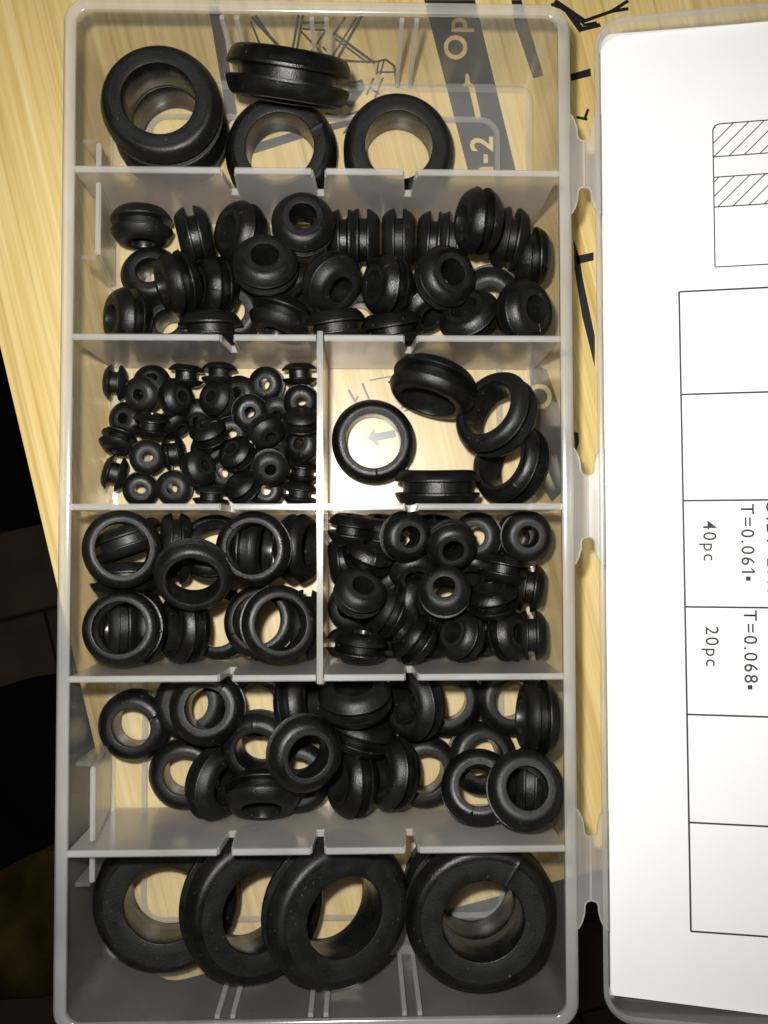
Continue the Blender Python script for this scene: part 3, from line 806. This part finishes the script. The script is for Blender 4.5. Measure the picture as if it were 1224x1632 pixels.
('E',-21.26,-11.23,19.14,0.151,-0.439,0.885,'wide-hole ring on top in the centre, tilted toward the bottom'),
('F',11.56,-11.69,5.53,-0.515,0.481,0.710,'small grommet buried left of the centre, only a flange edge showing'),
('F',12.46,-22.96,6.01,-0.130,-0.462,0.877,'small grommet low at the lower divider right of the lower left pair'),
('F',27.76,-10.68,5.58,-0.141,-0.707,0.693,'small grommet buried right of the centre, a dark sliver'),
('F',29.42,-23.37,5.48,0.017,-0.747,0.664,'small grommet low at the lower divider between the tilted ones at the right'),
('F',20.48,-22.94,5.70,0.747,-0.011,0.664,'small grommet buried between the two leaning ones at the lower middle'),
('F',16.27,-16.47,9.18,0.846,0.001,0.534,'small grommet on edge left of the bright-ringed one, partly covered'),
('F',10.86,-3.79,6.01,0.099,0.962,0.254,'small grommet behind the highest one at the upper divider, left side'),
('F',20.44,-4.01,5.93,0.012,0.947,0.320,'small grommet behind the two face-up ones at the upper divider, right side'),
('F',5.36,-17.89,5.58,-0.391,0.025,0.920,'small grommet facing up at the left, tucked under the hole-up tilted one'),
('F',16.59,-11.00,8.93,0.092,-0.597,0.797,'small grommet facing up at the centre with a lit crescent in its hole'),
('F',28.31,-4.91,8.21,-0.345,0.008,0.939,'small grommet facing up with the board seen through its hole'),
('F',36.51,-5.01,3.84,0.000,-0.004,1.000,'small grommet under the face-up one in the upper right corner, its rim showing left'),
('F',36.63,-4.78,11.58,-0.004,-0.072,0.997,'small grommet facing up in the upper right corner, its hole partly blocked'),
('F',5.43,-3.50,7.67,0.137,0.983,0.123,'small grommet on edge in the upper left corner with two domed flanges'),
('F',3.71,-9.45,6.18,-0.993,-0.109,0.044,'small grommet on edge at the left wall, upright disc'),
('F',32.88,-10.81,9.17,0.177,0.984,-0.014,'small grommet on edge at the right, groove running across'),
('F',37.95,-14.26,7.16,0.980,-0.142,0.137,'small grommet on edge slanting at the right wall, upper of two'),
('F',38.05,-22.88,8.43,0.993,0.014,0.117,'small grommet on edge at the right wall in the lower corner'),
('F',33.63,-22.79,10.00,0.677,0.178,0.714,'small grommet tilted right, just left of the lower corner one'),
('F',5.18,-24.53,6.46,0.046,0.992,-0.120,'small grommet on edge in the lower left corner, partly covered'),
('F',8.38,-8.45,10.51,0.325,0.830,0.454,'small grommet tilted back at the left with a broad flange and groove'),
('F',12.09,-18.54,9.96,-0.863,0.470,0.186,'small grommet tilted left at the lower centre, striped by its groove'),
('F',16.41,-22.92,13.56,-0.779,0.596,0.198,'small grommet tilted with a slit flange at the lower middle'),
('F',25.04,-22.74,10.86,-0.719,0.336,0.609,'small grommet tilted left at the lower divider with a deep oval hole'),
('F',30.64,-16.29,11.20,-0.185,0.922,0.341,'small grommet tilted back at the right with its hole at the upper edge'),
('F',6.94,-24.36,12.27,0.126,0.989,0.079,'small grommet on edge lying over the lower left corner one'),
('F',6.71,-14.74,15.55,0.275,0.587,0.762,'small grommet on top at the left with its hole in the upper part'),
('F',22.97,-6.36,13.12,0.062,-0.418,0.906,'small grommet on top at the upper middle, lit crescent above its hole'),
('F',21.60,-14.54,15.20,-0.116,0.419,0.901,'small grommet on top at the centre with a bright grey ring round its hole'),
('F',14.81,-4.90,13.50,0.308,-0.026,0.951,'small grommet riding highest at the upper divider, grey lit face'),
('G',-24.13,-35.11,5.68,0.018,0.071,0.997,'medium grommet flat under the face-up one at the upper left'),
('G',-12.06,-35.29,4.33,-0.041,-0.011,0.999,'medium grommet flat at the upper divider with clear board in its hole'),
('G',-25.38,-48.27,4.11,0.001,0.004,1.000,'medium grommet flat at the lower left with board in its hole'),
('G',22.89,-35.10,4.92,-0.040,0.067,0.997,'medium grommet flat at the upper divider right of the left-facing tilted one'),
('G',34.68,-35.07,4.86,0.127,0.084,0.988,'medium grommet flat at the upper right with board in its hole'),
('G',18.68,-48.33,4.25,0.072,0.018,0.997,'medium grommet flat alone at lower middle right, glint at the hole bottom'),
('G',29.30,-45.84,4.97,0.150,0.141,0.979,'medium grommet flat at the right under the overlapping face-up pair'),
('G',-4.91,-48.92,4.91,-0.021,0.119,0.993,'medium grommet flat under the central pile, a grey edge showing at the right'),
('G',-34.56,-39.38,4.51,-0.033,-0.011,0.999,'medium grommet flat alone at the far left'),
('G',37.34,-49.06,10.55,0.978,-0.023,0.209,'medium grommet on edge seen through the lower right face-up one'),
('G',6.64,-40.16,8.23,0.279,0.950,0.137,'medium grommet tilted under another one just right of the middle'),
('G',37.78,-36.46,14.64,-0.997,0.072,0.033,'medium grommet on edge leaning at the right wall'),
('G',5.27,-48.88,8.44,-0.886,0.115,0.449,'medium grommet tilted left at lower middle, hole to the left'),
('G',12.39,-47.34,8.88,-0.831,0.170,0.530,'medium grommet tilted left leaning on the lower middle one'),
('G',16.65,-34.95,9.38,-0.781,0.016,0.624,'medium grommet tilted left with a wide dark hole at the upper middle right'),
('G',-3.93,-35.08,8.39,0.899,0.221,0.378,'medium grommet tilted right at the upper divider, hole to the right'),
('G',6.00,-33.19,13.53,-0.101,0.915,0.391,'medium grommet tilted back at the upper divider over another one'),
('G',-20.01,-35.03,11.79,-0.023,0.149,0.989,'medium grommet face up at the upper left over a flat one'),
('G',-18.83,-48.93,8.48,0.809,-0.049,0.586,'medium grommet tilted right at the lower left beside the flat one'),
('G',-11.29,-42.15,10.31,-0.102,-0.152,0.983,'medium grommet tilted down at the middle left, dark hole'),
('G',-10.37,-50.04,12.10,0.037,-0.788,0.615,'medium grommet tilted with its hole facing the bottom, lowest in the pile'),
('G',27.50,-48.71,14.00,-0.056,0.387,0.921,'medium grommet facing up at lower right, overlapped by its right neighbour'),
('G',-2.73,-41.72,16.95,0.331,-0.022,0.943,'medium grommet on top of the central pile, hole tilted to the right'),
('G',34.51,-47.51,19.92,-0.003,0.374,0.927,'medium grommet face up on top in the lower right corner'),
('H',-28.15,-69.98,5.81,0.055,-0.006,0.998,'largest grommet lying flat at the far left of the bottom compartment'),
('H',27.49,-70.11,5.90,-0.003,-0.001,1.000,'largest grommet underneath the stacked pair at the bottom right'),
('H',-12.16,-69.47,10.83,0.433,0.008,0.901,"largest grommet second from left, resting on its left neighbour's rim"),
('H',2.61,-69.37,13.45,0.406,-0.004,0.914,"largest grommet third from left, resting on its left neighbour's rim"),
('H',27.55,-69.78,14.55,0.003,0.002,1.000,'largest grommet on top of the stacked pair at the bottom right'),
]
protos = {}
for i, (t, x, y, z, nx_, ny_, nz_, lab) in enumerate(GROM):
    var = (i*7 + i//3) % 3
    key = (t, var)
    if key not in protos:
        root = empty(GNAME[t])
        kids = [obj(nm, me, None, root) for nm, me in meshes(t, var)]
        protos[key] = (root, kids)
    else:
        src, skids = protos[key]
        root = src.copy(); COL.objects.link(root)
        for kd in skids:
            c = kd.copy(); COL.objects.link(c); c.parent = root
    nrm = Vector((nx_, ny_, nz_)).normalized()
    q = Vector((0, 0, 1)).rotation_difference(nrm) @ Matrix.Rotation(random.uniform(0, 2*pi), 3, 'Z').to_quaternion()
    root.location = (x*MM, y*MM, z*MM)
    root.rotation_mode = 'QUATERNION'; root.rotation_quaternion = q
    tag(root, "black rubber "+lab if len(lab.split()) <= 14 else lab, "grommet", GGROUP[t])
